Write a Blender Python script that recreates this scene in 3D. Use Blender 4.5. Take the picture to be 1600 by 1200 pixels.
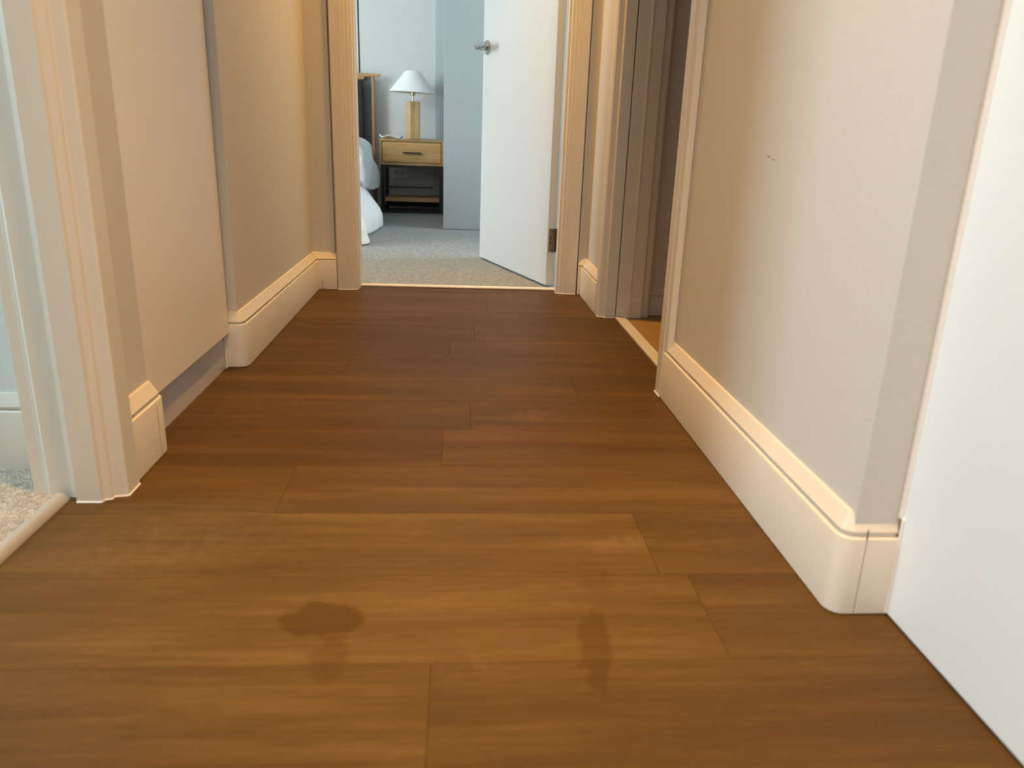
import bpy, bmesh, math, random
from mathutils import Vector, Matrix, noise

for o in list(bpy.data.objects):
    bpy.data.objects.remove(o, do_unlink=True)
S = bpy.context.scene
COL = S.collection

# ------------------------------------------------------------------ camera
cam = bpy.data.cameras.new('camera')
cam.sensor_width = 36.0
cam.lens = 1200.0 / 1600.0 * 36.0
cam.clip_start = 0.05
cam.dof.use_dof = True
cam.dof.focus_distance = 2.2
cam.dof.aperture_fstop = 5.0
camo = bpy.data.objects.new('camera', cam)
COL.objects.link(camo)
CR = Matrix(((0.99724056, -0.01138449, -0.07335974),
             (-0.06637127, 0.30597368, -0.94972362),
             (0.03325827, 0.9519719, 0.30437376)))
# camera axes (x right, y up, z back) expressed in the world
camo.matrix_world = Matrix.Translation((0, 0, 0.55)) @ CR.to_4x4()
S.camera = camo

# ------------------------------------------------------------------ world, lights, exposure
S.view_settings.view_transform = 'Standard'
S.view_settings.look = 'None'
S.view_settings.exposure = 0.0
S.view_settings.gamma = 1.0
S.view_settings.use_curve_mapping = False
W = bpy.data.worlds.new('daylight')
S.world = W
W.use_nodes = True
W.node_tree.nodes['Background'].inputs[0].default_value = (0.75, 0.85, 1.0, 1)
W.node_tree.nodes['Background'].inputs[1].default_value = 0.25

WARM = (1.0, 0.515, 0.12)
COOL = (0.80, 0.94, 1.0)


def area(name, loc, direction, size, power, color, shape='RECTANGLE', spread=180):
    l = bpy.data.lights.new(name, 'AREA')
    l.shape = shape
    l.size = size[0]
    l.size_y = size[1]
    l.energy = power
    l.color = color
    l.spread = math.radians(spread)
    o = bpy.data.objects.new(name, l)
    COL.objects.link(o)
    o.location = loc
    o.rotation_euler = Vector(direction).to_track_quat('-Z', 'Y').to_euler()
    return o


# warm downlights recessed in the corridor ceiling, then an added fill
area('downlight_and_fill', (0.0, 0.80, 2.44), (0, 0, -1), (0.12, 0.12), 9.0, WARM, 'DISK', 66)
area('downlight_and_fill', (0.0, 2.58, 2.44), (0, 0, -1), (0.12, 0.12), 14, WARM, 'DISK', 95)
area('downlight_and_fill', (0.0, -0.6, 2.44), (0, 0, -1), (0.12, 0.12), 2.5, WARM, 'DISK', 140)  # added weak warm fill, no lamp known at this spot
# daylight: the bedroom window and the window of the room on the left; plus two added fill lamps
area('bedroom_daylight', (-3.38, 3.5, 1.45), (1, 0.12, -0.04), (1.1, 1.9), 106, COOL)
area('bedroom_side_fill', (2.3, 4.0, 1.5), (-1, 0.0, -0.1), (1.4, 1.7), 60, COOL)  # added fill to brighten the duvet side, no window in that wall
area('side_room_daylight', (-1.98, 0.97, 1.35), (1, 0.0, -0.05), (0.42, 1.5), 37, (0.66, 0.88, 1.0))
area('near_fill', (0.0, -1.55, 1.7), (0.14, 1, -0.72), (0.95, 0.95), 4.8, (1.0, 0.88, 0.78), spread=65)  # added fill aimed at the near camera-facing surfaces, source made up

# ------------------------------------------------------------------ helpers: materials


def lin(r, g, b):
    f = lambda c: (c / 255) / 12.92 if c / 255 <= 0.04045 else ((c / 255 + 0.055) / 1.055) ** 2.4
    return (f(r), f(g), f(b), 1)


class NT:
    def __init__(self, name):
        self.m = bpy.data.materials.new(name)
        self.m.use_nodes = True
        self.t = self.m.node_tree
        self.b = self.t.nodes['Principled BSDF']

    def n(self, typ, **kw):
        x = self.t.nodes.new(typ)
        for k, v in kw.items():
            setattr(x, k, v)
        return x

    def l(self, a, b):
        self.t.links.new(a, b)

    def set(self, sock, v):
        if hasattr(v, 'default_value') or hasattr(v, 'is_output'):
            self.l(v, sock)
        else:
            sock.default_value = v

    def math(self, op, a, b=0.0, c=None, clamp=False):
        x = self.n('ShaderNodeMath', operation=op, use_clamp=clamp)
        self.set(x.inputs[0], a)
        self.set(x.inputs[1], b)
        if c is not None:
            self.set(x.inputs[2], c)
        return x.outputs[0]

    def pos(self):
        return self.n('ShaderNodeNewGeometry').outputs['Position']

    def mapping(self, vec, scale=(1, 1, 1), loc=(0, 0, 0), rot=(0, 0, 0)):
        x = self.n('ShaderNodeMapping')
        self.set(x.inputs['Vector'], vec)
        self.set(x.inputs['Scale'], scale)
        self.set(x.inputs['Location'], loc)
        self.set(x.inputs['Rotation'], rot)
        return x.outputs[0]

    def noise(self, vec, scale=5.0, detail=3.0, rough=0.5, dist=0.0):
        x = self.n('ShaderNodeTexNoise')
        self.set(x.inputs['Vector'], vec)
        x.inputs['Scale'].default_value = scale
        x.inputs['Detail'].default_value = detail
        x.inputs['Roughness'].default_value = rough
        x.inputs['Distortion'].default_value = dist
        return x.outputs['Fac']

    def ramp(self, fac, stops):
        x = self.n('ShaderNodeValToRGB')
        self.set(x.inputs[0], fac)
        e = x.color_ramp.elements
        while len(e) < len(stops):
            e.new(0.5)
        for i, (p, c) in enumerate(stops):
            e[i].position = p
            e[i].color = c if len(c) == 4 else (*c, 1)
        return x.outputs[0]

    def mix(self, fac, a, b, mode='MIX'):
        x = self.n('ShaderNodeMix', data_type='RGBA', blend_type=mode)
        self.set(x.inputs[0], fac)
        self.set(x.inputs[6], a)
        self.set(x.inputs[7], b)
        return x.outputs[2]

    def bump(self, h, strength=0.2, dist=0.001):
        x = self.n('ShaderNodeBump')
        x.inputs['Strength'].default_value = strength
        x.inputs['Distance'].default_value = dist
        self.set(x.inputs['Height'], h)
        self.l(x.outputs[0], self.b.inputs['Normal'])

    def base(self, v):
        self.set(self.b.inputs['Base Color'], v)

    def rough(self, v):
        self.set(self.b.inputs['Roughness'], v)

    def spec(self, v):
        self.b.inputs['Specular IOR Level'].default_value = v


def paint(name, col, rough=0.45, bump=0.012, spec=0.4):
    m = NT(name)
    p = m.pos()
    f = m.noise(p, 9, 3)
    a = tuple(c * 0.97 for c in col[:3]) + (1,)
    m.base(m.mix(f, a, col))
    m.rough(rough)
    m.spec(spec)
    m.bump(m.noise(p, 220, 2), bump, 0.001)
    return m.m


def wallpaper(name, col, vscale=700, hscale=500, bump=0.07, mark=False):
    m = NT(name)
    p = m.pos()
    weave = m.math('ADD', m.noise(m.mapping(p, (60, 60, hscale)), 1.0, 2), m.noise(m.mapping(p, (vscale, vscale, 50)), 1.0, 2))
    f = m.math('MULTIPLY', weave, 0.5)
    a = tuple(c * 0.97 for c in col[:3]) + (1,)
    b = tuple(min(1, c * 1.02) for c in col[:3]) + (1,)
    c = m.ramp(f, [(0.35, a), (0.65, b)])
    if mark:                       # a short scuff on the wallpaper
        sx = m.n('ShaderNodeSeparateXYZ')
        m.l(p, sx.inputs[0])
        y, z = sx.outputs[1], sx.outputs[2]
        mask = None
        for (cy, cz, ry, rz, sl) in ((1.217, 0.5365, 0.0085, 0.0016, 0.35), (1.197, 0.5325, 0.0065, 0.0011, 0.25)):
            dy = m.math('SUBTRACT', y, cy)
            dz = m.math('SUBTRACT', m.math('SUBTRACT', z, cz), m.math('MULTIPLY', dy, sl * 0.5))
            r = m.math('ADD', m.math('POWER', m.math('DIVIDE', m.math('ABSOLUTE', dy), ry), 2), m.math('POWER', m.math('DIVIDE', m.math('ABSOLUTE', dz), rz), 2))
            k = m.math('SUBTRACT', 1.0, r, clamp=True)
            mask = k if mask is None else m.math('MAXIMUM', mask, k)
        mask = m.math('MULTIPLY', mask, m.math('ADD', m.noise(p, 900, 1), 0.35), clamp=True)
        c = m.mix(mask, c, (0.12, 0.09, 0.08, 1))
    m.base(c)
    m.rough(0.75)
    m.spec(0.25)
    m.bump(f, bump, 0.0006)
    return m.m


def wood(name, c1, c2, axis='x', scale=1.0, rough=0.5):
    m = NT(name)
    p = m.n('ShaderNodeTexCoord').outputs['Object']
    sc = {'x': (3, 40, 40), 'y': (40, 3, 40), 'z': (40, 40, 3)}[axis]
    f = m.noise(m.mapping(p, tuple(s * scale for s in sc)), 1.0, 5, 0.6, 0.6)
    m.base(m.ramp(f, [(0.3, c1), (0.7, c2)]))
    m.rough(rough)
    m.bump(f, 0.08, 0.001)
    return m.m


def plain(name, col, rough=0.5, metal=0.0, spec=0.5):
    m = NT(name)
    p = m.pos()
    f = m.noise(p, 60, 2)
    m.base(m.mix(f, tuple(c * 0.94 for c in col[:3]) + (1,), col))
    m.rough(m.math('MULTIPLY_ADD', f, 0.08, rough - 0.04))
    m.b.inputs['Metallic'].default_value = metal
    m.spec(spec)
    return m.m


def fabric(name, col, scale=900, rough=0.9, bump=0.3):
    m = NT(name)
    p = m.n('ShaderNodeTexCoord').outputs['Object']
    f = m.noise(p, scale, 2)
    g = m.noise(p, 14, 2)
    m.base(m.mix(m.math('MULTIPLY_ADD', g, 0.5, m.math('MULTIPLY', f, 0.5)), tuple(c * 0.88 for c in col[:3]) + (1,), col))
    m.rough(rough)
    m.spec(0.15)
    m.bump(f, bump, 0.0008)
    return m.m


def floor_wood():
    m = NT('walnut_plank')
    p = m.pos()
    at = m.n('ShaderNodeAttribute', attribute_name='plank')
    rnd = at.outputs['Fac']
    off = m.n('ShaderNodeCombineXYZ')
    m.l(m.math('MULTIPLY', rnd, 37.0), off.inputs[0])
    m.l(m.math('MULTIPLY', rnd, 11.0), off.inputs[1])
    va = m.n('ShaderNodeVectorMath', operation='ADD')
    m.l(p, va.inputs[0])
    m.l(off.outputs[0], va.inputs[1])
    v = va.outputs[0]
    broad = m.noise(m.mapping(v, (1.6, 15, 1)), 1.0, 3, 0.5, 0.5)
    mid = m.noise(m.mapping(v, (6, 90, 1)), 1.0, 4, 0.6, 0.4)
    fine = m.noise(m.mapping(v, (26, 420, 1)), 1.0, 4, 0.65)
    f = m.math('ADD', m.math('MULTIPLY', broad, 0.42), m.math('ADD', m.math('MULTIPLY', mid, 0.32), m.math('MULTIPLY', fine, 0.26)))
    c = m.ramp(f, [(0.32, lin(72, 52, 24)), (0.5, lin(94, 69, 32)), (0.68, lin(116, 88, 45))])
    # each plank a little different
    c = m.mix(m.math('MULTIPLY', rnd, 0.42), c, lin(58, 37, 15))
    sx = m.n('ShaderNodeSeparateXYZ')
    wob = m.n('ShaderNodeTexNoise')
    m.set(wob.inputs['Vector'], p)
    wob.inputs['Scale'].default_value = 38
    wob.inputs['Detail'].default_value = 2
    wv = m.n('ShaderNodeVectorMath', operation='MULTIPLY_ADD')
    m.l(wob.outputs['Color'], wv.inputs[0])
    wv.inputs[1].default_value = (0.03, 0.03, 0)
    m.l(p, wv.inputs[2])
    m.l(wv.outputs[0], sx.inputs[0])
    X, Y = sx.outputs[0], sx.outputs[1]

    def blob(cx, cy, rx, ry, rot=0.0, soft=3.0):
        cx += 0.015
        cy += 0.015
        dx = m.math('SUBTRACT', X, cx)
        dy = m.math('SUBTRACT', Y, cy)
        cr, sr = math.cos(rot), math.sin(rot)
        u = m.math('ADD', m.math('MULTIPLY', dx, cr), m.math('MULTIPLY', dy, sr))
        w = m.math('SUBTRACT', m.math('MULTIPLY', dy, cr), m.math('MULTIPLY', dx, sr))
        r = m.math('ADD', m.math('POWER', m.math('DIVIDE', m.math('ABSOLUTE', u), rx), 2), m.math('POWER', m.math('DIVIDE', m.math('ABSOLUTE', w), ry), 2))
        return m.math('MULTIPLY', m.math('SUBTRACT', 1.0, r), soft, clamp=True)

    wet = None
    for args, k in (((-0.153, 0.795, 0.054, 0.036, 0, 3.0), 1.0), ((-0.178, 0.785, 0.022, 0.02, 0, 4), 0.6), ((-0.134, 0.725, 0.024, 0.05, 0, 2), 0.55),
                    ((0.162, 0.73, 0.021, 0.085, -0.12, 2.0), 0.75), ((0.185, 0.88, 0.025, 0.05, 0.2, 1.6), 0.3), ((0.0, 0.71, 0.028, 0.02, 0, 2), 0.3)):
        b = m.math('MULTIPLY', blob(*args), k)
        wet = b if wet is None else m.math('MAXIMUM', wet, b)
    c = m.mix(m.math('MULTIPLY', wet, 0.9), c, m.mix(0.65, c, lin(66, 38, 3)))
    # dusty scuffs, and a wide left patch painting the sheen of cool daylight
    dust_and_sheen = None
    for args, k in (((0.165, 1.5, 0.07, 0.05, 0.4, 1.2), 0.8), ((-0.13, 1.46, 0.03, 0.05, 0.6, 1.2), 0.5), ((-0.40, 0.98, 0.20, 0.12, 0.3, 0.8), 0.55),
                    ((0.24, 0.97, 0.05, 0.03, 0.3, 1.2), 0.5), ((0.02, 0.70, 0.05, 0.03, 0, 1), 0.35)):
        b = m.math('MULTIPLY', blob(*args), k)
        dust_and_sheen = b if dust_and_sheen is None else m.math('MAXIMUM', dust_and_sheen, b)
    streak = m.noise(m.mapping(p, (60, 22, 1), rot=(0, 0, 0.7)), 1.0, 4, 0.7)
    dust_and_sheen = m.math('MULTIPLY', dust_and_sheen, m.math('MULTIPLY_ADD', streak, 2.4, -0.9, clamp=True))
    c = m.mix(m.math('MULTIPLY', dust_and_sheen, 0.16), c, lin(190, 165, 140))
    # crumbs of lint
    vor = m.n('ShaderNodeTexVoronoi')
    m.set(vor.inputs['Vector'], m.mapping(p, (14, 14, 0)))
    speck = m.math('LESS_THAN', vor.outputs['Distance'], 0.018)
    c = m.mix(m.math('MULTIPLY', speck, 0.5), c, lin(200, 160, 110))
    m.base(c)
    m.rough(m.math('ADD', m.math('MULTIPLY_ADD', mid, 0.14, 0.44), m.math('MULTIPLY', dust_and_sheen, 0.1)))
    m.spec(0.12)
    m.bump(m.math('ADD', m.math('MULTIPLY', fine, 0.6), mid), 0.10, 0.0006)
    return m.m


def carpet(name, c1, c2, scale, loops=False):
    m = NT(name)
    p = m.pos()
    if loops:
        w = m.n('ShaderNodeTexVoronoi')
        m.set(w.inputs['Vector'], m.mapping(p, (140, 85, 1), rot=(0, 0, 0.3)))
        h = m.math('SUBTRACT', 1.0, w.outputs['Distance'])
        f = m.noise(p, 90, 3)
        c = m.mix(m.math('MULTIPLY_ADD', w.outputs['Distance'], 1.05, m.math('MULTIPLY_ADD', f, 0.7, -0.35), clamp=True), c2, c1)
        m.base(c)
        m.bump(h, 0.9, 0.004)
    else:
        f = m.math('ADD', m.math('MULTIPLY', m.noise(p, scale, 2, 0.7), 0.7), m.math('MULTIPLY', m.noise(p, 60, 2), 0.3))
        m.base(m.ramp(f, [(0.38, c1), (0.62, c2)]))
        m.bump(f, 0.9, 0.004)
    m.rough(0.95)
    m.spec(0.1)
    return m.m


M = {}
M['trim'] = paint('white_satin_paint', (0.73, 0.68, 0.59, 1), 0.42)
M['caulk'] = paint('caulk', (0.88, 0.87, 0.84, 1), 0.5)
M['wall'] = wallpaper('off_white_wallpaper', (0.66, 0.64, 0.585, 1))
M['wall_mark'] = wallpaper('off_white_scuffed_wallpaper', (0.66, 0.64, 0.585, 1), mark=True)
M['side_wall'] = wallpaper('pale_grey_wallpaper', (0.70, 0.74, 0.74, 1))
M['bed_wall'] = wallpaper('grey_fabric_wall_panel', (0.66, 0.665, 0.65, 1), 500, 500, 0.12)
M['laminate'] = paint('cream_laminate', (0.88, 0.83, 0.735, 1), 0.35)
M['kick'] = plain('grey_laminate', (0.60, 0.585, 0.585, 1), 0.35)
M['white_panel'] = paint('white_lacquer', (0.85, 0.91, 0.94, 1), 0.3)
M['ceiling'] = paint('ceiling_white', (0.8, 0.79, 0.77, 1), 0.7)
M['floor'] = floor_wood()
M['dark_gap'] = plain('dark_joint', (0.02, 0.015, 0.01, 1), 0.8)
M['carpet_bed'] = carpet('grey_loop_carpet', lin(108, 111, 109), lin(168, 171, 167), 260)
M['carpet_side'] = carpet('beige_sisal_carpet', lin(240, 226, 206), lin(120, 104, 86), 200, True)
M['tile'] = paint('tan_stone_tile', lin(160, 128, 74), 0.4)
M['stone'] = paint('pale_stone_sill', (0.72, 0.70, 0.64, 1), 0.35)
M['strip'] = plain('beige_threshold_strip', (0.40, 0.37, 0.31, 1), 0.4)
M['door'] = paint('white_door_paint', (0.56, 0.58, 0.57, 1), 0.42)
M['wardrobe'] = paint('grey_lacquer', (0.375, 0.40, 0.405, 1), 0.35)
M['pale_panel'] = paint('pale_blue_grey_panel', (0.50, 0.555, 0.56, 1), 0.4)
M['oak'] = wood('oak', lin(176, 132, 76), lin(212, 168, 108), 'x', 1.0)
M['oak_dark'] = wood('oak_frame', lin(160, 120, 76), lin(200, 158, 108), 'x', 1.0)
M['oak_post'] = wood('oak_post', lin(140, 100, 60), lin(190, 150, 104), 'z', 1.0)
M['walnut'] = wood('dark_bed_rail', lin(62, 40, 26), lin(88, 58, 38), 'y', 1.0)
M['black'] = plain('black_metal', (0.007, 0.007, 0.008, 1), 0.5)
M['steel'] = plain('brushed_steel', (0.46, 0.445, 0.42, 1), 0.26, 1.0)
M['bronze'] = plain('dark_bronze_hinge', (0.20, 0.16, 0.12, 1), 0.42, 1.0)
M['screw'] = plain('screw_dark', (0.05, 0.04, 0.035, 1), 0.5, 0.8)
M['brass'] = plain('brass', (0.62, 0.52, 0.32, 1), 0.3, 1.0)
M['shade'] = fabric('white_lamp_shade', (0.93, 0.93, 0.91, 1), 1200, 0.9, 0.15)
M['duvet'] = fabric('white_duvet', (0.88, 0.90, 0.92, 1), 1500, 0.9, 0.1)
M['sheet'] = fabric('white_sheet', (0.74, 0.735, 0.73, 1), 1500, 0.9, 0.1)
M['charcoal'] = fabric('charcoal_upholstery', (0.035, 0.038, 0.042, 1), 700, 0.95, 0.4)
M['grey_felt'] = fabric('grey_felt', (0.20, 0.20, 0.195, 1), 700, 0.95, 0.3)
M['ceramic'] = plain('white_ceramic', (0.85, 0.85, 0.83, 1), 0.25)
M['plastic'] = plain('white_plastic', (0.90, 0.90, 0.89, 1), 0.4)
M['cable'] = plain('pale_cable', (0.75, 0.75, 0.72, 1), 0.5)


def lamp_wood():
    m = NT('pale_stave_wood')
    p = m.n('ShaderNodeTexCoord').outputs['Object']
    br = m.n('ShaderNodeTexBrick')
    # staves run up: swap axes so bricks stand on end
    sx = m.n('ShaderNodeSeparateXYZ')
    m.l(p, sx.inputs[0])
    cx = m.n('ShaderNodeCombineXYZ')
    m.l(sx.outputs[2], cx.inputs[0])
    m.l(m.math('ADD', sx.outputs[0], m.math('MULTIPLY', sx.outputs[1], 0.63)), cx.inputs[1])
    m.l(cx.outputs[0], br.inputs['Vector'])
    br.inputs['Scale'].default_value = 1.0
    br.inputs['Brick Width'].default_value = 0.11
    br.inputs['Row Height'].default_value = 0.013
    br.inputs['Mortar Size'].default_value = 0.0
    br.inputs['Color1'].default_value = lin(232, 206, 160)
    br.inputs['Color2'].default_value = lin(204, 162, 108)
    g = m.noise(m.mapping(p, (160, 160, 8)), 1.0, 3)
    m.base(m.mix(m.math('MULTIPLY', g, 0.35), br.outputs['Color'], lin(196, 154, 104)))
    m.rough(0.55)
    return m.m


M['lampwood'] = lamp_wood()

# ------------------------------------------------------------------ helpers: geometry


class MB:
    def __init__(self):
        self.bm = bmesh.new()

    def box(self, x0, x1, y0, y1, z0, z1, bevel=0.0, seg=2):
        bm = self.bm
        vs = [bm.verts.new((x, y, z)) for x in (x0, x1) for y in (y0, y1) for z in (z0, z1)]
        idx = ((0, 1, 3, 2), (4, 6, 7, 5), (0, 4, 5, 1), (2, 3, 7, 6), (0, 2, 6, 4), (1, 5, 7, 3))
        fs = [bm.faces.new([vs[i] for i in f]) for f in idx]
        if bevel > 0:
            es = list({e for f in fs for e in f.edges})
            bmesh.ops.bevel(bm, geom=es, offset=bevel, segments=seg, affect='EDGES', profile=0.5, clamp_overlap=True)
        return self

    def prism(self, pts, z0, z1):
        """extrude a plan outline upwards"""
        bm = self.bm
        a = [bm.verts.new((x, y, z0)) for x, y in pts]
        b = [bm.verts.new((x, y, z1)) for x, y in pts]
        n = len(pts)
        for i in range(n):
            j = (i + 1) % n
            bm.faces.new((a[i], a[j], b[j], b[i]))
        bm.faces.new(list(reversed(a)))
        bm.faces.new(b)
        return self

    def sweep(self, path, profile, side, closed_profile=True):
        """run a (distance from wall, height) profile along a plan path, mitred; side=+1: room lies to the left of the path"""
        bm = self.bm
        n = len(path)
        dirs = [(Vector(path[i + 1]) - Vector(path[i])).normalized() for i in range(n - 1)]
        rings = []
        for i in range(n):
            d0 = dirs[max(0, i - 1)]
            d1 = dirs[min(n - 2, i)]
            n0 = Vector((-d0.y, d0.x)) * side
            n1 = Vector((-d1.y, d1.x)) * side
            mt = (n0 + n1)
            mt = mt / mt.length_squared * 2.0 if mt.length > 1e-6 else n0
            mt = mt * (1.0)
            rings.append([bm.verts.new((path[i][0] + mt.x * d, path[i][1] + mt.y * d, z)) for d, z in profile])
        k = len(profile)
        for i in range(n - 1):
            for j in range(k):
                a, b = rings[i], rings[i + 1]
                j2 = (j + 1) % k
                bm.faces.new((a[j], a[j2], b[j2], b[j]))
        bm.faces.new(rings[0])
        bm.faces.new(list(reversed(rings[-1])))
        return self

    def tube(self, pts, r, seg=10, caps=True):
        bm = self.bm
        pts = [Vector(p) for p in pts]
        n = len(pts)
        rr = r if isinstance(r, (list, tuple)) else [r] * n
        up = None
        rings = []
        for i in range(n):
            t = (pts[min(n - 1, i + 1)] - pts[max(0, i - 1)]).normalized()
            if up is None:
                up = Vector((0, 0, 1)) if abs(t.z) < 0.9 else Vector((1, 0, 0))
            u = (up - t * up.dot(t)).normalized()
            w = t.cross(u)
            up = u
            rings.append([bm.verts.new(pts[i] + (u * math.cos(2 * math.pi * k / seg) + w * math.sin(2 * math.pi * k / seg)) * rr[i]) for k in range(seg)])
        for i in range(n - 1):
            for k in range(seg):
                k2 = (k + 1) % seg
                bm.faces.new((rings[i][k], rings[i][k2], rings[i + 1][k2], rings[i + 1][k]))
        if caps:
            bm.faces.new(list(reversed(rings[0])))
            bm.faces.new(rings[-1])
        return self

    def lathe(self, prof, cx, cy, seg=48, closed=False):
        bm = self.bm
        rings = [[bm.verts.new((cx + r * math.cos(2 * math.pi * k / seg), cy + r * math.sin(2 * math.pi * k / seg), z)) for k in range(seg)] for r, z in prof]
        m = len(prof)
        for i in range(m if closed else m - 1):
            a, b = rings[i], rings[(i + 1) % m]
            for k in range(seg):
                k2 = (k + 1) % seg
                bm.faces.new((a[k], a[k2], b[k2], b[k]))
        if not closed:
            bm.faces.new(list(reversed(rings[0])))
            bm.faces.new(rings[-1])
        return self

    def grid(self, nu, nv, fn):
        bm = self.bm
        vs = [[bm.verts.new(fn(i / (nu - 1), j / (nv - 1))) for j in range(nv)] for i in range(nu)]
        for i in range(nu - 1):
            for j in range(nv - 1):
                bm.faces.new((vs[i][j], vs[i + 1][j], vs[i + 1][j + 1], vs[i][j + 1]))
        return self

    def xf(self, mat):
        bmesh.ops.transform(self.bm, matrix=mat, verts=self.bm.verts)
        return self

    def build(self, name, mat, parent=None, smooth=None, origin=None):
        bm = self.bm
        bmesh.ops.recalc_face_normals(bm, faces=bm.faces)
        if parent is not None:
            org = parent.matrix_basis.translation.copy()
            q = parent.parent
            while q is not None:
                org += q.matrix_basis.translation
                q = q.parent
        elif origin is not None:
            org = Vector(origin)
        else:
            xs = [v.co for v in bm.verts]
            org = Vector(((min(c.x for c in xs) + max(c.x for c in xs)) / 2, (min(c.y for c in xs) + max(c.y for c in xs)) / 2, min(c.z for c in xs)))
        bmesh.ops.translate(bm, vec=-org, verts=bm.verts)
        me = bpy.data.meshes.new(name)
        bm.to_mesh(me)
        bm.free()
        me.materials.append(mat)
        if smooth is not None:
            for p in me.polygons:
                p.use_smooth = True
            me.set_sharp_from_angle(angle=math.radians(smooth))
        o = bpy.data.objects.new(name, me)
        COL.objects.link(o)
        if parent is not None:
            o.parent = parent
        else:
            o.location = org
        return o


def tag(o, label, cat, group=None, kind=None):
    o['label'] = label
    o['category'] = cat
    if group:
        o['group'] = group
    if kind:
        o['kind'] = kind
    return o


def thing(name, loc, label, cat, group=None, kind=None):
    o = bpy.data.objects.new(name, None)
    o.empty_display_size = 0.1
    COL.objects.link(o)
    o.location = loc
    return tag(o, label, cat, group, kind)


def st(o, label, cat):
    return tag(o, label, cat, None, 'structure')


def fillet(path, r=0.0015, seg=6, only=None):
    """replace outward corners of a plan path with tiny arcs, so that a swept board turns a rounded corner"""
    out = [path[0]]
    for i in range(1, len(path) - 1):
        if only is not None and i not in only:
            out.append(path[i])
            continue
        p = Vector(path[i])
        a = (Vector(path[i - 1]) - p).normalized()
        b = (Vector(path[i + 1]) - p).normalized()
        for k in range(seg + 1):
            t = k / seg
            q = (p + a * r) * (1 - t) ** 2 + p * 2 * t * (1 - t) + (p + b * r) * t ** 2
            out.append((q.x, q.y))
    out.append(path[-1])
    return out


CEIL = 2.45
HEAD = 2.08

# ------------------------------------------------------------------ floors
bm = bmesh.new()
lay = bm.faces.layers.float.new('plank')
random.seed(4)
ROW, GAP = 0.1775, 0.0005
TONE = {(3, True): 0.62, (3, False): 0.95, (4, True): 0.35, (4, False): 0.45, (5, True): 0.32, (5, False): 0.6, (6, True): 0.25, (6, False): 0.5, (7, True): 0.85, (7, False): 0.55}
ENDS = {3: -0.0232, 5: 0.2765, 6: -0.271, 7: -0.0232, 9: 0.2755, 11: -0.017}
k = -9
while True:
    ya = 0.005 + 0.1765 * k
    yb = ya + 0.1765
    if ya > 2.90:
        break
    e = ENDS.get(k, random.uniform(-0.45, 0.45) - (0.62 if k % 2 else 0.0))
    cuts = [-0.62] + sorted(x for x in (e, e + 1.22, e - 1.22) if -0.59 < x < 0.60) + [0.62]
    for a, b in zip(cuts[:-1], cuts[1:]):
        y1 = min(yb, 2.905)
        # clip the right edge to the corridor and the doorway sill
        xr = min(b, 0.545)
        xl = max(a, -0.60)
        vs = [bm.verts.new((x, y, 0.0)) for x, y in ((xl + GAP, ya + GAP), (xr - GAP, ya + GAP), (xr - GAP, y1 - GAP), (xl + GAP, y1 - GAP))]
        f = bm.faces.new(vs)
        f[lay] = TONE.get((k, a < -0.3), random.uniform(0.45, 0.95))
        # bevelled shoulder down into the joint
        lo = [bm.verts.new((x, y, -0.0008)) for x, y in ((xl, ya), (xr, ya), (xr, y1), (xl, y1))]
        for i in range(4):
            g = bm.faces.new((vs[i], vs[(i + 1) % 4], lo[(i + 1) % 4], lo[i]))
            g[lay] = f[lay]
    k += 1
# underside so that the floor has thickness
lo = [bm.verts.new(c) for c in ((-0.60, -1.6, -0.0009), (0.545, -1.6, -0.0009), (0.545, 2.905, -0.0009), (-0.60, 2.905, -0.0009))]
bm.faces.new(lo)
lo2 = [bm.verts.new((v.co.x, v.co.y, -0.02)) for v in lo]
bm.faces.new(list(reversed(lo2)))
for i in range(4):
    bm.faces.new((lo[i], lo2[i], lo2[(i + 1) % 4], lo[(i + 1) % 4]))
me = bpy.data.meshes.new('floor')
bm.to_mesh(me)
bm.free()
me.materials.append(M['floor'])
fl = bpy.data.objects.new('floor', me)
COL.objects.link(fl)
st(fl, 'dark walnut plank floor of the corridor with boards laid crosswise', 'floor')

o = MB().box(-3.5, 2.4, 2.905, 6.35, -0.02, 0.004).build('floor_bedroom', M['carpet_bed'])
st(o, 'grey speckled carpet floor of the bedroom beyond the doorway', 'carpet')
o = MB().box(-2.05, -0.602, -1.6, 1.30, -0.02, 0.004).build('floor_side_room', M['carpet_side'])
st(o, 'coarse beige woven carpet in the room through the left doorway', 'carpet')
o = MB().box(0.546, 2.3, 1.0, 2.60, -0.02, 0.0).build('floor_bathroom', M['tile'])
st(o, 'tan stone tile floor through the right doorway', 'floor')

# threshold strips
o = MB().tube([(-0.601, 0.25, -0.003), (-0.601, 1.112, -0.003)], 0.0135, 16).build('trim_1', M['strip'], smooth=50)
st(o, 'rounded beige threshold strip between sisal carpet and walnut floor', 'threshold strip')
mb = MB()
mb.prism([(-0.368, 2.900), (0.382, 2.888), (0.382, 2.922), (-0.368, 2.934)], 0.0, 0.0075)
o = mb.build('trim_2', M['stone'])
bv = o.modifiers.new('bevel', 'BEVEL'); bv.width = 0.003; bv.segments = 3
st(o, 'pale threshold strip across the bedroom doorway', 'threshold strip')
mb = MB().box(0.519, 0.530, 1.64, 2.47, -0.004, 0.006, 0.002).box(0.5305, 0.553, 1.64, 2.47, -0.004, 0.004, 0.001)
o = mb.build('trim_3', M['stone'])
st(o, 'pale stone sill in the right doorway beside the tan tiles', 'threshold strip')

# ------------------------------------------------------------------ walls and ceiling
o = MB().box(-3.6, 2.5, -1.7, 6.4, CEIL, CEIL + 0.08).build('ceiling', M['ceiling'])
st(o, 'plain white ceiling above the corridor and rooms', 'ceiling')

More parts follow.
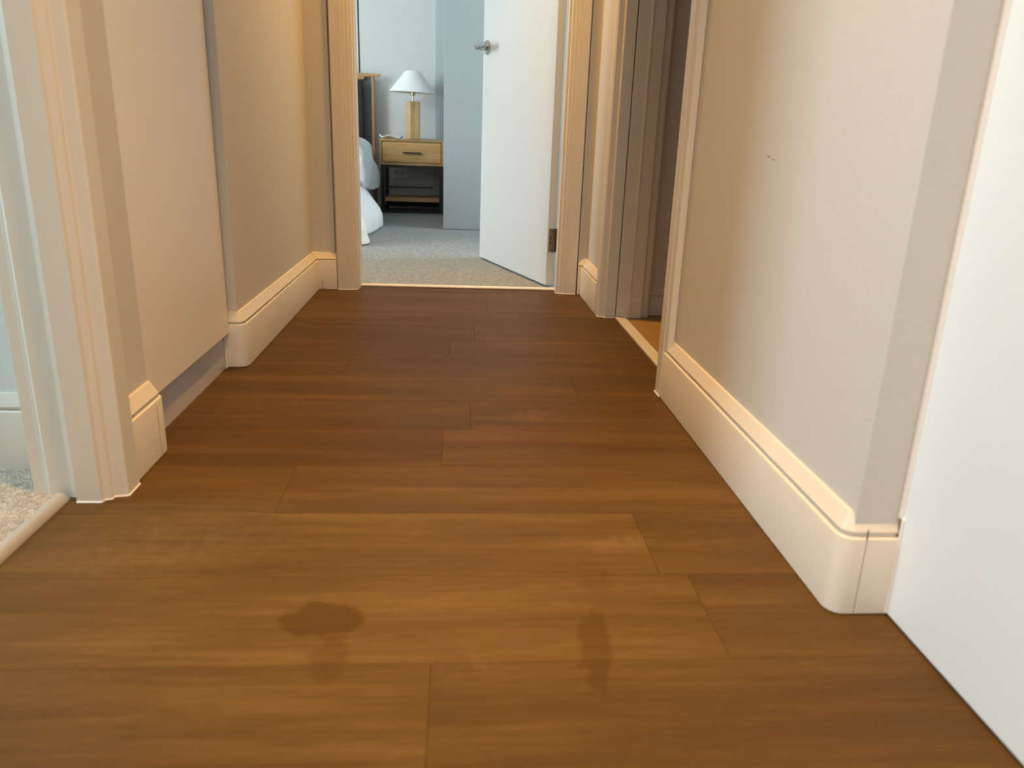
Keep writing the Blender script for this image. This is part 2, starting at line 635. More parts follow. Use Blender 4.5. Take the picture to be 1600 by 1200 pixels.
mb = MB()
mb.box(-0.645, -0.530, 1.168, 1.299, 0, CEIL)               # stub beside the left doorway
mb.box(-0.645, -0.523, 1.842, 2.99, 0, CEIL)                # beyond the cupboard
mb.box(-0.645, -0.530, -1.6, 0.20, 0, CEIL)
mb.box(-0.645, -0.530, 0.20, 1.168, HEAD + 0.06, CEIL)
mb.box(-0.645, -0.530, 1.299, 1.842, 2.25, CEIL)
o = mb.build('wall_left', M['wall'])
st(o, 'off-white papered corridor wall on the left', 'wall')

mb = MB()
mb.box(0.482, 0.633, 0.800, 1.640, 0, CEIL)
mb.box(0.482, 0.633, 2.500, 2.95, 0, CEIL)
mb.box(0.482, 0.633, 1.640, 2.500, HEAD + 0.06, CEIL)
o = mb.build('wall_right', M['wall_mark'])
st(o, 'off-white papered corridor wall on the right with a small scuff', 'wall')
o = MB().box(0.575, 0.70, -1.6, 0.80, 0, CEIL).build('wall_right_near', M['wall'])
st(o, 'wall behind the tall white cupboard door', 'wall')

mb = MB()
mb.box(-0.645, -0.443, 2.845, 2.95, 0, CEIL)
mb.box(0.452, 0.633, 2.845, 2.95, 0, CEIL)
mb.box(-0.443, 0.452, 2.845, 2.95, HEAD + 0.06, CEIL)
mb.box(-3.5, -0.645, 2.85, 2.95, 0, CEIL)
mb.box(0.633, 2.4, 2.85, 2.95, 0, CEIL)
o = mb.build('wall_end', M['wall'])
st(o, 'end wall of the corridor around the bedroom doorway', 'wall')

o = MB().box(-0.66, -0.5, -1.7, -1.6, 0, CEIL).box(0.5, 0.70, -1.7, -1.6, 0, CEIL).box(-0.5, 0.5, -1.7, -1.6, 0, 1.15).box(-0.5, 0.5, -1.7, -1.6, 2.25, CEIL).build('wall_near', M['wall'])  # opening made up to go with the added near fill
st(o, 'corridor wall behind the camera', 'wall')

# room on the left
o = MB().box(-2.05, -0.646, 1.231, 1.29, 0, CEIL).build('wall_side_room_back', M['side_wall'])
st(o, 'pale wall of the room seen through the left doorway', 'wall')
mb = MB()
mb.box(-2.15, -2.05, -1.7, 0.75, 0, CEIL).box(-2.15, -2.05, 1.19, 1.29, 0, CEIL).box(-2.15, -2.05, 0.75, 1.19, 0, 0.55).box(-2.15, -2.05, 0.75, 1.19, 2.15, CEIL)
o = mb.build('wall_side_room_window', M['side_wall'])
st(o, 'window wall of the room on the left', 'wall')
o = MB().box(-2.05, -0.646, -1.7, -1.6, 0, CEIL).build('wall_side_room_near', M['side_wall'])
st(o, 'near wall of the room on the left', 'wall')

# bathroom
mb = MB()
mb.box(0.634, 2.3, 2.490, 2.55, 0, CEIL).box(2.3, 2.4, 1.0, 2.84, 0, CEIL).box(0.634, 2.4, 0.95, 1.05, 0, CEIL)
o = mb.build('wall_bathroom', M['wall'])
st(o, 'dim wall of the bathroom seen through the right doorway', 'wall')

# bedroom: a panelled fabric wall with an open joint, other walls
mb = MB()
mb.box(-3.5, -0.743, 6.20, 6.26, 0, CEIL).box(-0.731, 2.4, 6.20, 6.26, 0, CEIL)
o = mb.build('wall_bedroom_back', M['bed_wall'])
st(o, 'grey fabric panelled bedroom wall behind the bed and lamp', 'wall')
o = MB().box(-0.760, -0.715, 6.262, 6.27, 0, CEIL).build('trim_4', M['dark_gap'])
st(o, 'dark shadow joint between the fabric wall panels above the headboard', 'joint')
mb = MB()
mb.box(-3.6, -3.5, 2.85, 2.96, 0, CEIL).box(-3.6, -3.5, 4.1, 6.3, 0, CEIL).box(-3.6, -3.5, 2.96, 4.1, 0, 0.45).box(-3.6, -3.5, 2.96, 4.1, 2.42, CEIL)
o = mb.build('wall_bedroom_window', M['bed_wall'])
st(o, 'window wall of the bedroom', 'wall')
o = MB().box(2.4, 2.5, 2.85, 6.3, 0, CEIL).build('wall_bedroom_right', M['bed_wall'])
st(o, 'far side wall of the bedroom', 'wall')
o = MB().box(-0.178, -0.02, 6.175, 6.199, 0, CEIL, 0.002).build('trim_5', M['pale_panel'])
st(o, 'pale blue-grey upright panel on the bedroom wall beside the wardrobe', 'wall panel')

# ------------------------------------------------------------------ baseboards
T = 0.018


def bbprof(t=T, h=0.134):
    return [(-0.003, 0.0018), (t, 0.0018), (t, h - 0.0315), (t - 0.0008, h - 0.0295), (t - 0.0026, h - 0.0284), (t - 0.0080, h - 0.0284), (t - 0.0080, h - 0.0246),
            (t - 0.0046, h - 0.0240), (t - 0.0040, h - 0.0215), (0.0035, h - 0.0008), (0.0, h), (-0.003, h)]


def baseboard(name, path, side, label, h=0.134, t=T, fil=None, mat='trim'):
    pth = fillet(path, 0.0035, 8, fil) if fil else path
    o = MB().sweep(pth, bbprof(t, h), side).build(name, M[mat], smooth=28)
    return st(o, label, 'baseboard')


# left, short piece between the doorway casing and the cupboard, with an end return
baseboard('baseboard_left', [(-0.529, 1.166), (-0.529, 1.302), (-0.5515, 1.302)], -1,
          'short cream baseboard piece between left doorway casing and cupboard', 0.131, 0.019, {1})
# left, from the cupboard round the corner to the bedroom door casing
baseboard('baseboard_left.001', [(-0.551, 1.842), (-0.522, 1.842), (-0.522, 2.846), (-0.436, 2.846)], -1,
          'cream baseboard along the left wall up to the bedroom doorway', 0.134, 0.0205, {1})
baseboard('baseboard_right', [(0.536, 0.8095), (0.482, 0.8095), (0.482, 1.634)], 1,
          'cream baseboard along the right wall, turning the near corner beside the white cupboard', 0.134, 0.0180, {1})
baseboard('baseboard_right.001', [(0.480, 2.497), (0.480, 2.846), (0.450, 2.846)], 1,
          'short cream baseboard on the right between bathroom and bedroom doorways', 0.132, 0.0205)
baseboard('baseboard_side_room', [(-0.66, 1.232), (-2.04, 1.232)], 1,
          'white baseboard in the room through the left doorway', 0.132, 0.016)
baseboard('baseboard_bathroom', [(1.9, 2.491), (0.635, 2.491)], 1,
          'dim baseboard inside the bathroom', 0.095, 0.012)

# hairline butt joints in the boards are part of the boards: thin grooved joint strips
o = MB().box(0.4957, 0.49605, 0.7911, 0.793, 0.001, 0.118).build('joint', M['dark_gap'], bpy.data.objects['baseboard_right'])
o = MB().box(-0.5135, -0.5097, 1.2785, 1.2788, 0.001, 0.095).build('joint', M['dark_gap'], bpy.data.objects['baseboard_left'])
mbj = MB().box(-0.4885, -0.4875, 2.8248, 2.830, 0.001, 0.034)
o = mbj.build('joint', M['dark_gap'], bpy.data.objects['baseboard_left.001'])

# ------------------------------------------------------------------ door casings


def casing(name, pts, label, z1=HEAD, caulk=True, mat='trim'):
    c = MB().prism(pts, 0, z1).build(name, M[mat])
    bv = c.modifiers.new('bevel', 'BEVEL')
    bv.width = 0.0012
    bv.segments = 2
    bv.limit_method = 'ANGLE'
    st(c, label, 'door casing')
    return c


def caulk_line(parent, pts, closed=False):
    m = MB()
    m.tube([(x, y, 0.0006) for x, y in pts], 0.0016, 6)
    m.build('caulk_bead', M['caulk'], parent)


# left doorway
PL = [(-0.573, 1.0994), (-0.536, 1.0994), (-0.5345, 1.107), (-0.5255, 1.1105), (-0.5245, 1.119), (-0.507, 1.1218), (-0.505, 1.124), (-0.505, 1.166), (-0.5285, 1.1675), (-0.573, 1.1675)]
c = casing('trim_6', PL, 'cream moulded casing at the far side of the left doorway')
caulk_line(c, PL[:8])
PJ = [(-0.5765, 1.107), (-0.578, 1.1155), (-0.588, 1.1175), (-0.620, 1.1185), (-0.6230, 1.1220), (-0.6300, 1.1235), (-0.6465, 1.1245), (-0.6475, 1.167), (-0.5765, 1.167)]
casing('trim_7', PJ, 'cream rebated door lining behind the left casing, beside the sisal carpet')
# near side of the left doorway and head, beyond the frame but there
mb = MB().prism([(-0.650, 0.20), (-0.530, 0.20), (-0.505, 0.20), (-0.505, 0.25), (-0.536, 0.265), (-0.650, 0.265)], 0, HEAD)
mb.box(-0.650, -0.505, 0.20, 1.168, HEAD, HEAD + 0.06)
o = mb.build('trim_8', M['trim'])
st(o, 'head and near side of the left doorway frame', 'door casing')

# bedroom doorway
PB = [(-0.434, 2.862), (-0.434, 2.829), (-0.396, 2.829), (-0.3945, 2.831), (-0.3855, 2.831), (-0.384, 2.8335), (-0.372, 2.8345), (-0.3705, 2.838), (-0.3615, 2.840), (-0.3605, 2.862)]
c = casing('trim_9', PB, 'cream moulded casing on the bed side of the bedroom doorway')
caulk_line(c, PB[1:9])
PC = [(0.445, 2.862), (0.445, 2.829), (0.405, 2.829), (0.4035, 2.831), (0.3945, 2.831), (0.393, 2.8335), (0.382, 2.8345), (0.3805, 2.838), (0.3705, 2.840), (0.3695, 2.862)]
c = casing('trim_10', PC, 'cream moulded casing on the hinge side of the bedroom doorway')
caulk_line(c, PC[1:9])
o = MB().box(-0.447, -0.358, 2.8622, 2.944, 0, HEAD).build('trim_11', M['trim'])
st(o, 'cream lining on the bed side of the bedroom doorway', 'door lining')
o = MB().box(0.3785, 0.455, 2.8622, 2.944, 0, HEAD).build('trim_12', M['trim'])
st(o, 'cream lining on the hinge side of the bedroom doorway', 'door lining')
o = MB().box(-0.434, 0.445, 2.829, 2.944, HEAD, HEAD + 0.06).build('trim_13', M['trim'])
st(o, 'head of the bedroom doorway frame', 'door casing')

# right doorway, far side: casing and stepped lining
PR = [(0.4815, 2.503), (0.466, 2.500), (0.4615, 2.494), (0.4615, 2.462), (0.466, 2.452), (0.482, 2.446), (0.485, 2.4385), (0.5185, 2.437), (0.5185, 2.503)]
c = casing('trim_14', PR, 'cream casing on the far side of the right doorway')
caulk_line(c, PR[3:8])
PR2 = [(0.5215, 2.470), (0.5215, 2.4385), (0.5605, 2.4395), (0.5615, 2.434), (0.5665, 2.434), (0.5675, 2.4405), (0.606, 2.442), (0.606, 2.470)]
casing('trim_15', PR2, 'cream stepped lining of the right doorway')
PR3 = [(0.6075, 2.498), (0.6075, 2.4545), (0.629, 2.4555), (0.6345, 2.459), (0.6345, 2.488), (0.630, 2.498)]
casing('trim_16', PR3, 'cream inner stop of the right doorway')
o = MB().box(0.5215, 0.607, 2.471, 2.4995, 0, HEAD).build('trim_17', M['trim'])
st(o, 'lining board behind the stepped lining of the right doorway', 'door lining')
# right doorway, near side
PN = [(0.4815, 1.618), (0.468, 1.622), (0.466, 1.6355), (0.4655, 1.637), (0.4635, 1.638), (0.4635, 1.6745), (0.4665, 1.677), (0.4840, 1.678), (0.633, 1.678), (0.633, 1.6405), (0.4815, 1.6405)]
c = casing('trim_18', PN, 'cream casing between the right doorway and the long right baseboard')
caulk_line(c, [(0.4625, 1.634), (0.4625, 1.676), (0.50, 1.679)])
o = MB().box(0.4635, 0.633, 1.62, 2.503, HEAD, HEAD + 0.06).build('trim_19', M['trim'])
st(o, 'head of the right doorway frame', 'door casing')

# ------------------------------------------------------------------ built-in cupboard on the left
cb = thing('storage_cupboard', (-0.75, 1.57, 0), 'flush cream built-in cupboard on the left with a recessed grey kick', 'cupboard')
mb = MB().box(-1.10, -0.5605, 1.300, 1.8405, 0.081, 2.249)
mb.build('body', M['laminate'], cb)
d = MB().box(-0.5595, -0.540, 1.3025, 1.8235, 0.0855, 2.245, 0.0012).build('door', M['laminate'], cb)
MB().box(-0.60, -0.5525, 1.300, 1.8405, 0.0, 0.080).build('kick_board', M['kick'], cb)['label'] = 'grey recessed kick board'
MB().box(-0.5520, -0.5485, 1.817, 1.8215, 0.0, 0.080).build('filler', M['laminate'], cb)

# ------------------------------------------------------------------ tall white cupboard on the right
wc = thing('tall_cupboard', (0.555, -0.4, 0), 'tall smooth white cupboard door at the right edge beside the camera', 'cupboard')
MB().box(0.5375, 0.5565, -1.2, 0.7980, 0.002, 2.30, 0.003, 3).build('door', M['white_panel'], wc)
MB().box(0.5570, 0.5745, -1.2, 0.7985, 0.0, 2.32).build('carcass', M['laminate'], wc)
MB().tube([(0.5366, 0.7915, 0.003), (0.5366, 0.7915, 0.131)], 0.0022, 8).tube([(0.5385, 0.7985, 0.131), (0.5385, 0.7985, 2.30)], 0.0055, 12).build('caulk_bead', M['caulk'], wc)

# ------------------------------------------------------------------ bedroom door
HX, HY = 0.3745, 2.9485           # hinge-side, back corner
ang = math.atan2(3.6500 - 2.9350, 0.106 - 0.343)   # along the leaf from the hinge to the free edge
ux, uy = math.cos(ang), math.sin(ang)
nx, ny = -uy, ux                    # faces the camera side (-x)
DX, DY = 0.343, 2.938
DT = 0.034
DL = 0.755
Mdoor = Matrix(((ux, -nx, 0, DX), (uy, -ny, 0, DY), (0, 0, 1, 0), (0, 0, 0, 1)))
# local: x along the leaf, y into the leaf thickness (away from the camera side), z up
dr = thing('door_1', (DX, DY, 0.010), 'white bedroom door standing open on the right of the doorway', 'door', None, 'structure')
MB().box(0, DL, 0, DT, 0.012, 2.05, 0.0015).xf(Mdoor).build('leaf', M['door'], dr)


def hinge(z0):
    m = MB()
    m.box(-0.0012, 0.0006, 0.006, DT + 0.003, z0, z0 + 0.090)
    m.xf(Mdoor)
    h = m.build('hinge', M['bronze'], dr)
    h['label'] = 'dark bronze hinge'
    mk = MB()
    for kk in range(5):
        mk.tube([(-0.002, DT + 0.004, z0 + 0.018 * kk + 0.0005), (-0.002, DT + 0.004, z0 + 0.018 * kk + 0.0175)], 0.0042, 12)
    mk.xf(Mdoor).build('knuckle', M['bronze'], h, smooth=40)
    for (yy, zz) in ((0.019, 0.012), (0.012, 0.034), (0.012, 0.056), (0.019, 0.078)):
        s = MB().tube([(-0.0008, yy, z0 + zz), (-0.0020, yy, z0 + zz)], 0.0032, 12)
        s.xf(Mdoor).build('screw', M['screw'], h)


hinge(0.139)
hinge(1.72)
# lever handle on the camera-side face
hx, hz = DL - 0.055, 0.921
h = MB().tube([(hx, 0.0, hz), (hx, -0.007, hz), (hx, -0.009, hz)], [0.029, 0.029, 0.027], 32).xf(Mdoor).build('handle', M['steel'], dr, smooth=40)
h['label'] = 'brushed steel lever handle'
m = MB().tube([(hx, -0.009, hz), (hx, -0.040, hz)], [0.0140, 0.0130], 20)
m.xf(Mdoor).build('neck', M['steel'], h, smooth=40)
m = MB().tube([(hx + 0.008, -0.047, hz), (hx, -0.047, hz + 0.001), (hx - 0.05, -0.049, hz + 0.002), (hx - 0.115, -0.047, hz + 0.001)], [0.0115, 0.0125, 0.0110, 0.0100], 16)
m.xf(Mdoor).build('lever', M['steel'], h, smooth=40)

# ------------------------------------------------------------------ wardrobe
wd = thing('wardrobe', (0.6, 5.5, 0), 'tall plain grey wardrobe behind the open bedroom door', 'wardrobe')
MB().box(-0.085, 1.45, 4.826, 6.17, 0.004, 2.40, 0.002).build('body', M['wardrobe'], wd)
MB().box(-0.087, 0.42, 4.806, 4.825, 0.006, 2.398, 0.0025).build('door', M['wardrobe'], wd)
MB().box(0.424, 0.935, 4.806, 4.825, 0.006, 2.398, 0.0025).build('door', M['wardrobe'], wd)
MB().box(0.939, 1.448, 4.806, 4.825, 0.006, 2.398, 0.0025).build('door', M['wardrobe'], wd)

# ------------------------------------------------------------------ nightstand
NX0, NX1, NY0, NY1 = -0.557, -0.103, 5.745, 6.140
ns = thing('nightstand', ((NX0 + NX1) / 2, (NY0 + NY1) / 2, 0.004), 'oak one-drawer nightstand on a black metal frame beside the bed', 'nightstand')
mb = MB()
zt, zb = 0.520, 0.342
mb.box(NX0, NX1, NY0, NY1, zt - 0.016, zt, 0.001).box(NX0, NX1, NY0, NY1, zb, zb + 0.016, 0.001)
mb.box(NX0, NX0 + 0.016, NY0, NY1, zb + 0.0162, zt - 0.0162).box(NX1 - 0.016, NX1, NY0, NY1, zb + 0.0162, zt - 0.0162)
mb.box(NX0 + 0.0162, NX1 - 0.0162, NY1 - 0.012, NY1, zb + 0.0162, zt - 0.0162)
mb.build('carcass', M['oak_dark'], ns)
d = MB().box(NX0 + 0.0205, NX1 - 0.0205, NY0 + 0.0015, NY0 + 0.020, zb + 0.0205, zt - 0.0205, 0.001).build('drawer', M['oak'], ns)
mb = MB().box(NX0 + 0.0165, NX1 - 0.0165, NY0 + 0.030, NY0 + 0.034, zb + 0.0165, zt - 0.0165)
mb.build('recess', M['dark_gap'], ns)
hm = MB().box(-0.392, -0.262, NY0 - 0.020, NY0 - 0.013, 0.4225, 0.4325, 0.001)
hm.box(-0.388, -0.380, NY0 - 0.0135, NY0 + 0.0012, 0.424, 0.431).box(-0.274, -0.266, NY0 - 0.0135, NY0 + 0.0012, 0.424, 0.431)
hm.build('handle', M['black'], d)
hb = bpy.data.objects
for sx in (0, 1):
    x0 = NX0 + 0.004 if sx == 0 else NX1 - 0.032
    x1 = x0 + 0.028
    for (y0, y1) in ((NY0 + 0.012, NY0 + 0.032), (NY1 - 0.032, NY1 - 0.012)):
        MB().box(x0, x1, y0, y1, 0.004, zb - 0.0205, 0.001).build('leg', M['black'], ns)
    MB().box(x0, x1, NY0 + 0.0325, NY1 - 0.0325, 0.0045, 0.022).build('side_rail', M['black'], ns)
mb = MB().box(NX0 + 0.006, NX1 - 0.006, NY0 + 0.012, NY0 + 0.032, zb - 0.020, zb - 0.0005).box(NX0 + 0.006, NX1 - 0.006, NY1 - 0.032, NY1 - 0.012, zb - 0.020, zb - 0.0005)
mb.box(NX0 + 0.006, NX0 + 0.026, NY0 + 0.0325, NY1 - 0.0325, zb - 0.020, zb - 0.0005).box(NX1 - 0.026, NX1 - 0.006, NY0 + 0.0325, NY1 - 0.0325, zb - 0.020, zb - 0.0005)
mb.build('top_frame', M['black'], ns)
MB().box(NX0 + 0.0325, NX1 - 0.0325, NY0 + 0.016, NY1 - 0.016, 0.088, 0.110, 0.001).build('shelf', M['oak_dark'], ns)
MB().box(NX0 + 0.0325, NX1 - 0.0325, NY0 + 0.013, NY0 + 0.031, 0.0045, 0.024).build('foot_rail', M['black'], ns)
MB().box(NX0 + 0.0325, NX1 - 0.0325, NY1 - 0.030, NY1 - 0.022, 0.0245, 0.087).build('shadow_strip', M['black'], ns)  # made-up black strip standing for the shadow below the shelf
MB().box(NX0 + 0.0325, NX1 - 0.085, NY1 - 0.030, NY1 - 0.022, 0.163, 0.172).build('back_rail', M['black'], ns)

# wall socket behind it and the loose cable
so = thing('wall_socket', (-0.45, 6.199, 0.23), 'white double wall socket under the nightstand', 'socket')
MB().box(-0.506, -0.394, 6.189, 6.1995, 0.234, 0.302, 0.002).build('face_plate', M['plastic'], so)
for cx in (-0.478, -0.422):
    m = MB()
    m.box(cx - 0.012, cx - 0.008, 6.1882, 6.1889, 0.262, 0.276).box(cx + 0.008, cx + 0.012, 6.1882, 6.1889, 0.262, 0.276).box(cx - 0.003, cx + 0.003, 6.1882, 6.1889, 0.282, 0.288)
    m.build('slot', M['dark_gap'], so)
pts = []
for i in range(60):
    t = i / 59
    pts.append((-0.185 + 0.018 * math.sin(t * 17) - 0.02 * t, 6.165 + 0.006 * math.cos(t * 9), 0.32 - 0.20 * t + 0.035 * math.sin(t * 22)))
o = MB().tube(pts, 0.006, 8).build('power_cable', M['cable'], smooth=60)
tag(o, 'tangled pale power cable hanging behind the nightstand', 'cable')

# ------------------------------------------------------------------ table lamp
LX, LY, LZ = -0.330, 5.945, 0.5205
lp = thing('table_lamp', (LX, LY, LZ), 'table lamp with white cone shade and pale square wooden base', 'lamp')
a = math.radians(25)
s = 0.080 / 2
m = MB().box(-s, s, -s, s, 0, 0.260, 0.004, 3)
m.xf(Matrix.Translation((LX, LY, LZ)) @ Matrix.Rotation(a, 4, 'Z')).build('base', M['lampwood'], lp)
m = MB().tube([(LX, LY, LZ + 0.2602), (LX, LY, LZ + 0.300)], 0.0068, 16)
m.lathe([(0.012, LZ + 0.2603), (0.012, LZ + 0.263), (0.008, LZ + 0.264)], LX, LY, 24)
m.build('stem', M['brass'], lp, smooth=40)
sk = MB().tube([(LX, LY, LZ + 0.3003), (LX, LY, LZ + 0.304), (LX, LY, LZ + 0.345)], [0.012, 0.0175, 0.0175], 20)
so2 = sk.build('bulb_socket', M['brass'], lp, smooth=40)
MB().tube([(LX + 0.018, LY - 0.002, LZ + 0.314), (LX + 0.031, LY - 0.006, LZ + 0.314)], [0.003, 0.004], 10).build('switch', M['brass'], so2)
z0s, z1s = 0.8395, 0.9835
prof = [(0.168, z0s), (0.0525, z1s), (0.0505, z1s), (0.166, z0s)]
shm = MB().lathe(prof, LX, LY, 72, closed=True).xf(Matrix.Translation((LX, LY, 0.96)) @ Matrix.Rotation(math.radians(1.6), 4, 'Y') @ Matrix.Translation((-LX, -LY, -0.96))).build('lamp_shade', M['shade'], lp, smooth=40)
m = MB()
for kk in range(3):
    th = kk * 2 * math.pi / 3 + 0.4
    m.tube([(LX, LY, 0.96), (LX + 0.0522 * math.cos(th), LY + 0.0522 * math.sin(th), 0.9775)], 0.0015, 6)
m.tube([(LX, LY, LZ + 0.3455), (LX, LY, 0.962)], 0.003, 8)
m.build('shade_support', M['brass'], lp)
o = MB().tube([(-0.275, 6.03, 0.5235), (-0.262, 6.04, 0.5240), (-0.24, 6.05, 0.5235), (-0.205, 6.06, 0.5235), (-0.19, 6.10, 0.5235), (-0.185, 6.15, 0.5235)], 0.0028, 8).build('power_cord', M['cable'], lp, smooth=60)

# ------------------------------------------------------------------ wavy dish
def dish_fn(u, v):
    th = u * 2 * math.pi
    r = 0.002 + v * 0.082
    z = 0.5225 + v ** 1.5 * (0.0145 + 0.0090 * math.cos(4 * th + 0.2) - 0.003 * math.cos(th))
    return (-0.484 + r * math.cos(th) * (1 + 0.05 * math.sin(3 * th)), 5.845 + 0.75 * r * math.sin(th), max(0.5225, z))


o = MB().grid(73, 14, dish_fn).build('trinket_dish', M['ceramic'], smooth=60)
sd = o.modifiers.new('thick', 'SOLIDIFY'); sd.thickness = 0.0035; sd.offset = 1.0
tag(o, 'small white wavy-edged dish on the left of the nightstand top', 'dish')

# ------------------------------------------------------------------ bed
BX1, BX0 = -0.645, -2.08
bd = thing('bed', ((BX0 + BX1) / 2, 5.1, 0.004), 'oak bed with charcoal upholstered headboard under white bedding', 'bed')
# headboard rail with a rounded notch at its end (outline in x,z extruded along y)
def xz_prism(pts, y0, y1):
    m = MB()
    bm = m.bm
    a = [bm.verts.new((x, y0, z)) for x, z in pts]
    b = [bm.verts.new((x, y1, z)) for x, z in pts]
    n = len(pts)
    for i in range(n):
        j = (i + 1) % n
        bm.faces.new((a[i], b[i], b[j], a[j]))
    bm.faces.new(a)
    bm.faces.new(list(reversed(b)))
    return m


HB = -1.35 * 2
arc = [(-0.668 - 0.030 * math.sin(t), 0.948 - 0.024 + 0.024 * math.cos(t)) for t in [i * math.pi / 2 / 6 for i in range(7)]]
right = [(-0.580, 0.969), (-0.5745, 0.966), (-0.576, 0.955), (-0.586, 0.948)]
left = [(HB - x, z) for x, z in right]
arcl = [(HB - x, z) for x, z in arc]
pts = [(HB + 0.580, 0.969)] + right + arc + list(reversed(arcl)) + list(reversed(left))[:-1]
hr = xz_prism(pts, 6.0985, 6.128).build('headboard_rail', M['oak_dark'], bd)
bv = hr.modifiers.new('bevel', 'BEVEL'); bv.width = 0.004; bv.segments = 2; bv.limit_method = 'ANGLE'
for px in (-0.631, HB + 0.631):
    MB().tube([(px, 6.113, 0.006), (px, 6.113, 0.30), (px, 6.113, 0.947)], [0.016, 0.0165, 0.0115], 20).build('post', M['oak_post'], bd, smooth=50)
MB().box(HB + 0.698, -0.698, 6.045, 6.084, 0.36, 0.922, 0.010, 3).build('headboard_pad', M['charcoal'], bd)
MB().box(HB + 0.650, -0.650, 6.1285, 6.140, 0.36, 0.946).build('headboard_panel', M['grey_felt'], bd)
for x0 in (BX1 - 0.075, BX0 + 0.015):
    MB().box(x0, x0 + 0.030, 4.20, 6.080, 0.16, 0.29, 0.004).build('side_rail', M['walnut'], bd)
MB().box(BX0 + 0.05, BX1 - 0.05, 4.18, 4.21, 0.16, 0.29, 0.004).build('foot_rail', M['walnut'], bd)
for lx in (BX0 + 0.08, BX1 - 0.08):
    for ly in (4.28, 5.95):
        MB().tube([(lx, ly, 0.004), (lx, ly, 0.17)], [0.018, 0.026], 14).build('leg', M['walnut'], bd)
MB().box(BX0 + 0.05, BX1 - 0.05, 4.22, 6.04, 0.285, 0.455, 0.04, 4).build('mattress', M['sheet'], bd)


def drape(x, y, bx0, bx1, by0, zt, r, flare, floor=0.010, belly=False):
    """cloth lying on a box top: beyond the edge it rolls over radius r and hangs, spilling where it meets the floor"""
    dx = x - bx1 if x > bx1 else (x - bx0 if x < bx0 else 0.0)
    dy = y - by0 if y < by0 else 0.0
    d = math.hypot(dx, dy)
    bx = min(max(x, bx0), bx1)
    by = max(y, by0)
    if d < 1e-9:
        return Vector((bx, by, zt))
    ex, ey = dx / d, dy / d
    q = r * math.pi / 2
    if d < q:
        out = r * math.sin(d / r)
        z = zt - r * (1 - math.cos(d / r))
    else:
        h = d - q
        f = flare(bx, by, math.atan2(ey, ex))
        out = r + (h * f if not belly else f * 1.3 * h * h / 0.45)
        z = zt - r - h * math.sqrt(max(0.2, 1 - f * f))
        if z < floor:
            out += (floor - z) * 0.55
            z = floor + 0.004 * math.sin(40 * (bx + by))
    return Vector((bx + ex * out, by + ey * out, z))


def interp(t, table):
    for (a, va), (b, vb) in zip(table[:-1], table[1:]):
        if t <= b:
            k = max(0.0, (t - a) / (b - a))
            k = k * k * (3 - 2 * k)
            return va + (vb - va) * k
    return table[-1][1]


def duvet_fn(u, v):
    y = 3.98 + v * (5.78 - 3.98)
    hang = interp(y, [(4.0, 0.10), (4.45, 0.16), (5.25, 0.315), (5.8, 0.33)])
    w = BX1 - BX0
    x = BX0 - hang + u * (w + 2 * hang)
    p = drape(x, y, BX0 + 0.08, BX1 - 0.080, 4.20, 0.525, 0.10, lambda a, b, c: 0.26 + 0.04 * math.sin(7 * b + 1))
    puff = 0.014 * noise.noise(Vector((x * 5, y * 5, 0.3))) + 0.007 * noise.noise(Vector((x * 14, y * 9, 2.0)))
    d = max(0.0, x - (BX1 - 0.08)) / (hang + 0.08)
    side = math.sin(min(1.0, d) * math.pi)
    p.x += puff * (1 if d > 0.1 else 0) + 0.022 * side + 0.009 * side * math.sin(11 * y + 9 * d) + 0.006 * side * math.sin(31 * y + 5 * d)
    p.z += puff * 0.8
    return p


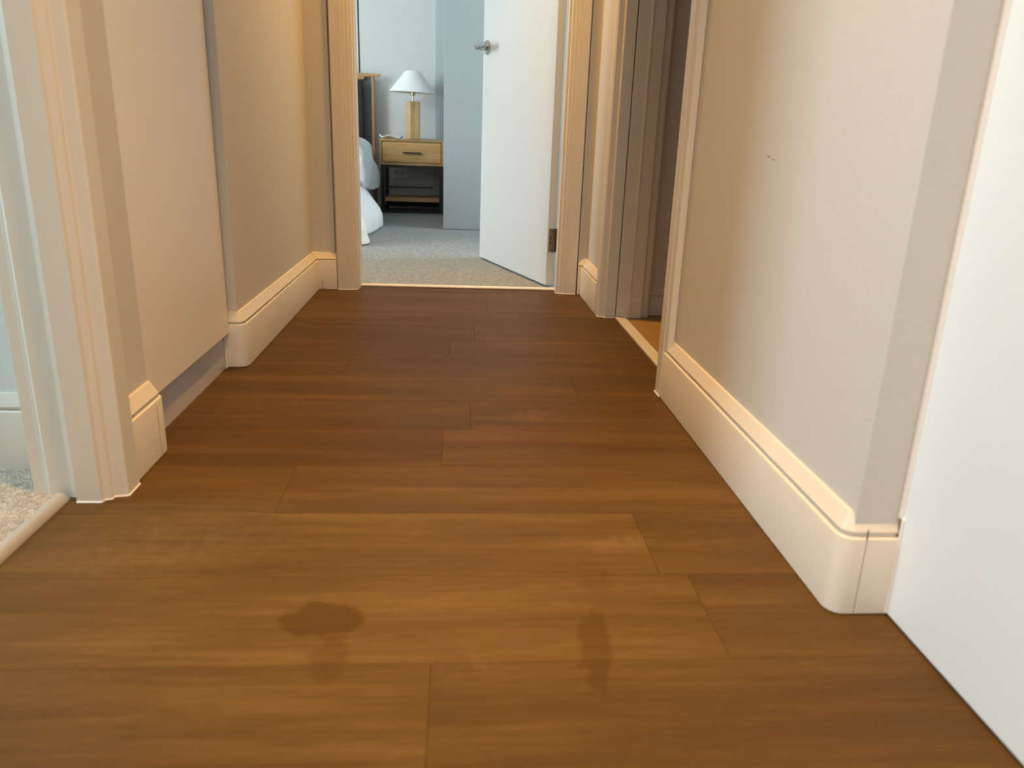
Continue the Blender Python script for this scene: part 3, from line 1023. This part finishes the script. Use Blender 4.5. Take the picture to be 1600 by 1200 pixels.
dv = MB().grid(170, 110, duvet_fn).build('duvet', M['duvet'], smooth=80)
sd = dv.modifiers.new('thick', 'SOLIDIFY'); sd.thickness = 0.028; sd.offset = -1.0
sub = dv.modifiers.new('soft', 'SUBSURF'); sub.levels = 1; sub.render_levels = 1
tag(dv, 'puffy white duvet spread over the bed, hanging off its side', 'duvet')


XB, YB, RC = -0.674, 4.135, 0.09      # side and foot planes the sheet hangs from, corner radius
L1, LA, L2 = 5.04 - (YB + RC), RC * math.pi / 2, (XB - RC) - (BX0 + 0.2)


def sheet_base(u):
    d = u * (L1 + LA + L2)
    if d < L1:
        return Vector((XB, 5.04 - d)), Vector((1, 0)), 5.04 - d, 0.0
    if d < L1 + LA:
        a = (d - L1) / RC
        c = Vector((XB - RC, YB + RC))
        n = Vector((math.cos(a), -math.sin(a)))
        return c + n * RC, n, YB + RC - (d - L1), math.degrees(a)
    d -= L1 + LA
    return Vector((XB - RC - d, YB)), Vector((0, -1)), YB, 90.0 + d * 100


def sheet_fn(u, v):
    b, n, yy, a = sheet_base(u)
    if v < 0.08:                        # tucked flat on the mattress edge
        k = 1 - v / 0.08
        q = b - n * 0.10 * k
        return Vector((q.x, q.y, 0.4585))
    t = (v - 0.08) / 0.92
    hem = interp(5.04 - yy, [(0.0, 0.172), (0.17, 0.215), (0.45, 0.200), (0.70, 0.160), (0.80, 0.175)]) if a == 0 else interp(a, [(0.0, 0.175), (40.0, 0.27), (90.0, 0.16), (130.0, 0.10), (400.0, 0.12)])
    fold = math.sin(u * 46 + 1.2) * 0.6 + math.sin(u * 83) * 0.4
    k = min(1.0, max(0.0, (t - 0.16) / 0.72))
    o = hem * (k * k * (3 - 2 * k) - 0.10 * max(0.0, t - 0.9) * (1 if a == 0 else -6)) + 0.014 * fold * math.sin(min(1.0, t * 1.15) * math.pi) * (0.4 + 0.6 * t)
    o += 0.010 * noise.noise(Vector((u * 30, t * 4, 3.0))) * t
    z = 0.4575 - 0.4475 * (t ** 0.95)
    return Vector((b.x + n.x * o, b.y + n.y * o, max(0.009, z)))


sh = MB().grid(220, 50, sheet_fn).build('bed_sheet', M['sheet'], smooth=80)
sd = sh.modifiers.new('thick', 'SOLIDIFY'); sd.thickness = 0.003; sd.offset = 0.0
tag(sh, 'white sheet draping from the foot corner of the bed down to the carpet', 'sheet')
